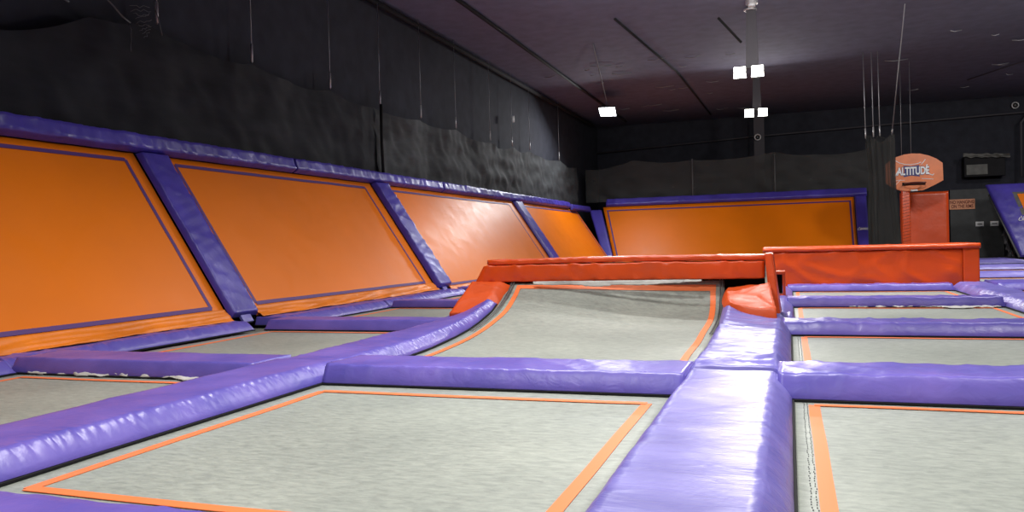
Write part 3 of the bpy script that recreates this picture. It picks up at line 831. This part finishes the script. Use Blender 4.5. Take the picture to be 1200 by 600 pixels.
mb.tube([at(*S_(*p)) for p in [(1076,210.8),(1082,211.4),(1087,212)]], .010, 6); lines()
mb.tube([at(*S_(*p)) for p in [(1049,219),(1052,215.5),(1056,211)]], .007, 6)
lines()
bxm = [S_(*p) for p in [(1059,196.5),(1066,197.4),(1074,196.4),(1073.4,202),(1074.4,208.5),(1066,207.2),(1059,208.5),(1059.8,202)]]
MB().prism(bxm, -.034, -.02, 'y').build('logo_patch', M['navy'], b)
R90 = Matrix.Rotation(math.pi/2, 4, 'X')
cx, cz = S_(1067, 202.8)
text_mesh('logo_outline', 'ALTITUDE', .34, M['navy'], b, Matrix.Translation((cx+.03,-.040,cz)) @ R90, off=.022, ext=.003, xs=.60)
text_mesh('logo_word', 'ALTITUDE', .34, M['white'], b, Matrix.Translation((cx+.03,-.048,cz)) @ R90, off=.011, ext=.003, xs=.60)
mb = MB()
mb.tube([at(*S_(*p)) for p in [(1047.8,209.8),(1051,207),(1053,203.5),(1055,199)]], .026, 8, r2=.012)
mb.build('logo_flourish', M['white'], b); mb = MB()
mb.tube([at(*S_(*p)) for p in [(1081.5,196.2),(1080,201),(1082.5,206),(1086.5,207.8),(1087.5,206.4)]], .02, 8, r2=.016)
mb.build('logo_flourish', M['white'], b)
# hoop ring and bracket
c0 = S_(1068.5, 215.8)
MB().torus((c0[0],-.34,c0[1]), .30, .022).build('rim', M['rim'], hoop, frame=bf)
MB().box(c0[0]-.34, c0[0]+.34, -.032, -.02, c0[1]-.05, c0[1]+.05, b=.005).build('rim_plate', M['black_and_shade'], b)
mb = MB().box(c0[0]-.1, c0[0]+.1, -.1, .0, c0[1]-.24, c0[1]-.19, b=.008)
mb.build('bracket', M['white'], hoop, frame=bf)
for x in (-.28,.0):
    cable((3.6+x+.2,29.1,ZC),(3.6+x+.2,29.1,3.35), 'thin cable above the basketball backboard, %s one' % ('left' if x < 0 else 'right'), r=.008, toggle=False)

# red wall mat
wm = pad('wall_mat', fr((3.68,31.1,.02),(1,0,0),(0,0,1)), 1.52, 2.42, .12, bev=(.04,.04,.04,.04), step=(.08,.08), along='y', material=M['red'], seed=90, crease=.004, lift=0)
tag(wm, 'tall red padded mat standing behind the basketball post', 'pad')
MB().box(.1,1.42,0.0,2.3,-.1,-.002).build('plywood_back', M['black_and_shade'], wm)

# sign and little boxes on the charcoal panel
sg = empty('wall_sign', (6.79,37.66,2.17), 'small salmon sign with brown words on the charcoal panel', 'sign')
MB().box(-.47,.47,0,.03,-.21,.21,b=.006).build('board', M['sign'], sg)
text_mesh('lettering', 'NO HANGING', .19, M['ink'], sg, Matrix.Translation((0,-.006,.085)) @ R90, off=.004, xs=.72)
text_mesh('lettering', 'ON THE RIMS', .19, M['ink'], sg, Matrix.Translation((0,-.006,-.09)) @ R90, off=.004, xs=.70)
for x, lb in ((7.42,'small white wall plate on the charcoal panel, left of the pair'),(7.95,'small white wall plate on the charcoal panel, right of the pair')):
    q = empty('wall_plate', (x,37.66,1.33), lb, 'outlet')
    MB().box(-.15,.15,0,.035,-.1,.1,b=.01).build('plate', M['white'], q, smooth=True)
    MB().box(-.09,.09,-.012,.0,-.02,.02).build('slot', M['housing'], q)
# boxed unit wrapped in dusty film
q = empty('wrapped_wall_unit', (7.7,38.2,3.3), 'dusty film-wrapped box high above the charcoal panel', 'box')
MB().box(-.75,.75,-.25,.3,0,.85,b=.03).build('casing', M['black'], q)
MB().box(-.68,.1,-.28,-.25,.08,.5,b=.01).build('front_panel', M['shrink'], q)
MB().grid(30,6,lambda u,v:(-.8+1.7*u, -.33-.05*v+.04*noise.noise(Vector((u*6,v*3,1))), .98-.2*u*.5-.16*v+.05*noise.noise(Vector((u*9,v*3,5))))).build('loose_film', M['shrink'], q, smooth=True, fix=False)

# crumpled plastic beside the leaning wall on the right
mb = MB()
def crum(u, v):
    th = u*2*math.pi; z = 1.5*(1-v); p = Vector((math.cos(th)*2, math.sin(th)*2, v*4))
    r = .17*(.5+.9*math.sin(math.pi*min(1,v+.08)))*(1+.8*noise.noise(p*1.6)+.4*noise.noise(p*4))
    return (8.35+r*math.cos(th)+.1*(1-v), 36.9+r*math.sin(th), z+.2*noise.noise(p*2))
mb.grid(40, 24, crum)
tag(mb.build('crumpled_plastic_sheet', M['plastic'], smooth=False, fix=False), 'crumpled dark plastic sheet hanging between charcoal panel and purple wall', 'plastic sheet')

# leaning purple wall section at the right edge
rw = empty('wall_trampoline', (0,0,0), 'purple framed leaning wall section at the far right edge', 'trampoline', frame=fr((7.9,33.6,.05),(1,0,0),(0,k,1)))
def xs_(x, y): return x-.72*(1-x/3.6)*(y/3.3)
pd = pad('padded_border', Matrix.Identity(4), 3.6, 3.3, .08, bev=(.05,.05,.05,.05), step=(.07,.07), along='y', material=M['purple_dark'], seed=95, crease=.012, swell=.003, cdir=(2.,3.), parent=rw, lift=0, xf=lambda x, y: (xs_(x,y), y))
fy = lambda x, y, z: (xs_(x,y), y, z)
mb = MB().grid(10,10,lambda u,v: fy(.62+2.4*u, 1.75+1.1*v, .09)); o = mb.build('window_trim', M['shrink'], rw, fix=False); s = o.modifiers.new('t','SOLIDIFY'); s.thickness = .01
mb = MB().grid(10,10,lambda u,v: fy(.74+2.2*u, 1.8+.95*v, .105)); o = mb.build('orange_inset', M['orange'], rw, fix=False); s = o.modifiers.new('t','SOLIDIFY'); s.thickness = .01
script_logo(rw, .42, 1.62, .55, .1)
mb = MB().tube([(-.62,2.9,-.1),(-.03,.0,-.02)], .035, 8); mb.build('edge_pole', M['pole'], rw, smooth=True)
MB().grid(4,4,lambda u,v: fy(.1+3.4*u, .0+3.2*v, -.08)).build('backing', M['black_and_shade'], rw, fix=False)

# ------------------------------------------------------------------ ceiling things
def flood(x0, x1, y, z, ztop, px_, label, aim):
    """pair of LED floodlights under a square drop post"""
    cx = (x0+x1)/2; root = empty('floodlight_pair', (cx,y,z), label, 'light')
    w = (x1-x0)
    MB().box(px_-cx-.13,px_-cx+.17,.08,.36,.15,ztop-z,top=.72).build('drop_post', M['duct'], root)
    MB().torus((px_-cx,.2,ztop-z-.06), .13, .03).build('post_cap', M['steel'], root, smooth=True)
    MB().box(-w*.42,w*.42,.02,.09,.1,.16).build('crossbar', M['housing'], root)
    for s_ in (-1,1):
        hx = s_*w*.27
        hd = MB().box(hx-w*.2,hx+w*.2,-.03,.05,-.15,.14,b=.015).build('lamp_head', M['housing'], root)
        mb = MB()
        for i in (-1,1):
            for j in (-1,1):
                mb.box(hx+i*w*.095-w*.083, hx+i*w*.095+w*.083, -.05,-.03, j*.07-.062, j*.07+.062, b=.012)
        mb.build('led_lens', M['led'], hd, smooth=True)
    return root
flood(-1.22,-.46,20.3,5.0,ZC,-.78,'nearer pair of bright floodlights on a grey ceiling post',0)
flood(-1.40,-.58,29.,5.3,ZC,-.98,'farther pair of bright floodlights, smaller looking, on a ceiling post',0)
root = empty('panel_light', (-6.37,30,5.91), 'bright white square lamp hanging on a slanting rod above the back left', 'light')
fmx = Matrix.Rotation(math.radians(-6),4,'X') @ Matrix.Rotation(math.radians(3),4,'Y')
MB().prism([(-.42,.62),(.22,.62),(.42,-.62),(-.22,-.62)], .0, .06, 'z').build('housing', M['housing'], root, frame=fmx)
MB().prism([(-.39,.58),(.2,.58),(.39,-.58),(-.2,-.58)], -.015, .0, 'z').build('lens', M['led2'], root, frame=fmx)
MB().tube([(0,0,.07),(.0,0,.3),(1.27,-7.7,ZC-5.94)], .018, 6).build('rod', M['cable'], root, smooth=True)
# smoke detectors / small ceiling fittings on the drop post line
for (x, y, z, lb) in ((-.72,19.9,6.5,'round pale fitting on the ceiling above the nearer floodlights'),):
    root = empty('ceiling_fitting', (x,y,z), lb, 'fitting')
    MB().tube([(0,0,0),(0,0,.1)], .14, 16).build('base', M['steel'], root, smooth=False)
    MB().tube([(0,0,-.05),(0,0,0)], .08, 16).build('cover', M['white'], root, smooth=False)
for (x, y, z, lb) in ((-1.2,36.5,5.35,'small round speaker with pale ring on the dark column'),(8.95,38.5,6.2,'small round speaker with pale ring at the far upper right')):
    root = empty('round_speaker', (x,y,z), lb, 'speaker')
    MB().torus((0,-.06,0), .12, .03, ax='y').build('ring', M['steel'], root, smooth=True)
    MB().tube([(0,.09,0),(0,-.03,0)], .13, 16).build('body', M['black_and_shade'], root)
    MB().tube([(0,-.03,0),(0,-.08,0)], .04, 12).build('cone', M['pole'], root)
# pipes
def pipe(pts, r, label, m='duct', name='ceiling_pipe'):
    return tag(MB().tube(pts, r, 8).build(name, M[m], smooth=True), label, 'pipe')
pipe([(-8.7,38.4,5.32),(-1.5,38.4,5.62),(8.,38.4,5.86),(13.,38.4,5.95)], .04, 'long thin pipe running across the upper back wall', 'duct')
pipe([(-6.9,10,6.53),(-6.95,24,6.53),(-7.,37,6.53)], .045, 'long dark ceiling pipe running back above the left netting', 'black')
pipe([(-8.55,9,6.45),(-8.55,24,6.45),(-8.55,37,6.45)], .07, 'ceiling pipe in the corner where left wall meets ceiling', 'black')
pipe([(-4.0,20,6.56),(-3.4,27,6.56),(-3.2,37,6.56)], .03, 'thin ceiling conduit bending back from the hanging square lamp', 'black')
pipe([(-1.5,20.0,6.3),(-1.0,20.4,5.75)], .03, 'short dark brace beside the nearer drop post', 'black_and_shade', name='brace_rod')
pipe([(8.6,27,6.5),(6.2,33,6.5)], .02, 'thin diagonal conduit on the ceiling at upper right', 'duct')
pipe([(9.0,37.9,3.2),(9.02,37.9,5.4),(9.6,37.7,6.3)], .05, 'bent grey pipe rising at the far right edge', 'duct')
random.seed(11)
for i in range(34):
    y = random.uniform(24, 36); x = random.uniform(-7.5, -1.5) if i < 24 else random.uniform(-.5, 8)
    l_ = random.uniform(.08,.35)
    o = MB().tube([(-l_,0,-.02),(-l_*.2,.03,-.05),(l_,0,-.03)], .012, 5).build('ceiling_wire', M['cable'], frame=Matrix.Translation((x,y,ZC-.01)) @ Matrix.Rotation(random.uniform(-.5,.5),4,'Z'), smooth=True)
    tag(o, 'short loose wire scrap clinging to the dark ceiling', 'wire', 'loose wires along the far ceiling')

# ------------------------------------------------------------------ lights
def area(loc, power, sx, sy, rot, col=(1,.98,.95), spread_=180):
    d = bpy.data.lights.new('lamp_and_fill_light', 'AREA'); d.shape = 'RECTANGLE'; d.size = sx; d.size_y = sy; d.energy = power; d.color = col
    d.spread = math.radians(spread_)
    o = bpy.data.objects.new('lamp_and_fill_light', d); COL.objects.link(o); o.location = loc; o.rotation_euler = rot; d.energy = power*.22
    return o
D = math.radians
area((-.84,20.2,4.98), 900, .75, .28, (D(-50),0,0))
area((-.99,28.9,5.28), 900, .8, .28, (D(-50),0,0))
area((-6.37,29.9,5.8), 1300, .6, 1., (D(-25),0,0), (.95,.98,1))
for y, p in ((12.5,800),(4.5,900),(-4.,700)):
    area((-.9,y,5.8), p, .8, .3, (0,0,0), spread_=135)
for x, y, p in ((-3.,7.,700),(-3.2,-1.,900),(-3.,14.5,600),(3.6,13.5,620),(3.6,4.,700),(3.6,-5.,500)):  # unseen overhead lights without fixtures, added for even light over the beds
    area((x,y,6.2), p, .9, .9, (0,0,0), spread_=135)
area((7.4,19,6.2), 1500, .9, .9, (D(42),0,D(-5)), spread_=150); area((2.4,15.2,6.3), 1500, .9, .9, (D(48),0,D(0)), spread_=130)  # unseen fill lights, here and on the next line, added to brighten the far end
area((-3.5,15.,6.3), 700, .9, .9, (D(45),0,0), spread_=130); area((9.5,30,6.3), 700, .6, .6, (D(15),0,D(0)))
w = bpy.data.worlds.new('room_dark'); S.world = w; w.use_nodes = True
w.node_tree.nodes['Background'].inputs[0].default_value = (.5,.5,.55,1); w.node_tree.nodes['Background'].inputs[1].default_value = .02

# ------------------------------------------------------------------ camera
cd = bpy.data.cameras.new('camera'); cam = bpy.data.objects.new('camera', cd); COL.objects.link(cam)
f = 945.
Yv = Vector((325,22,-f)).normalized(); Xv = Vector((2744,62,f)); Xv = (Xv-Yv*Xv.dot(Yv)).normalized(); Zv = Xv.cross(Yv)
m = Matrix((Xv, Yv, Zv)).to_4x4(); m.translation = Vector((0,0,1))
cam.matrix_world = m
cd.sensor_width = 36; cd.lens = f/1200*36; cd.clip_start = .05; cd.clip_end = 200
S.camera = cam
S.view_settings.view_transform = 'Standard'; S.view_settings.look = 'None'; S.view_settings.gamma = 1; S.view_settings.use_curve_mapping = False
S.view_settings.exposure = 0.
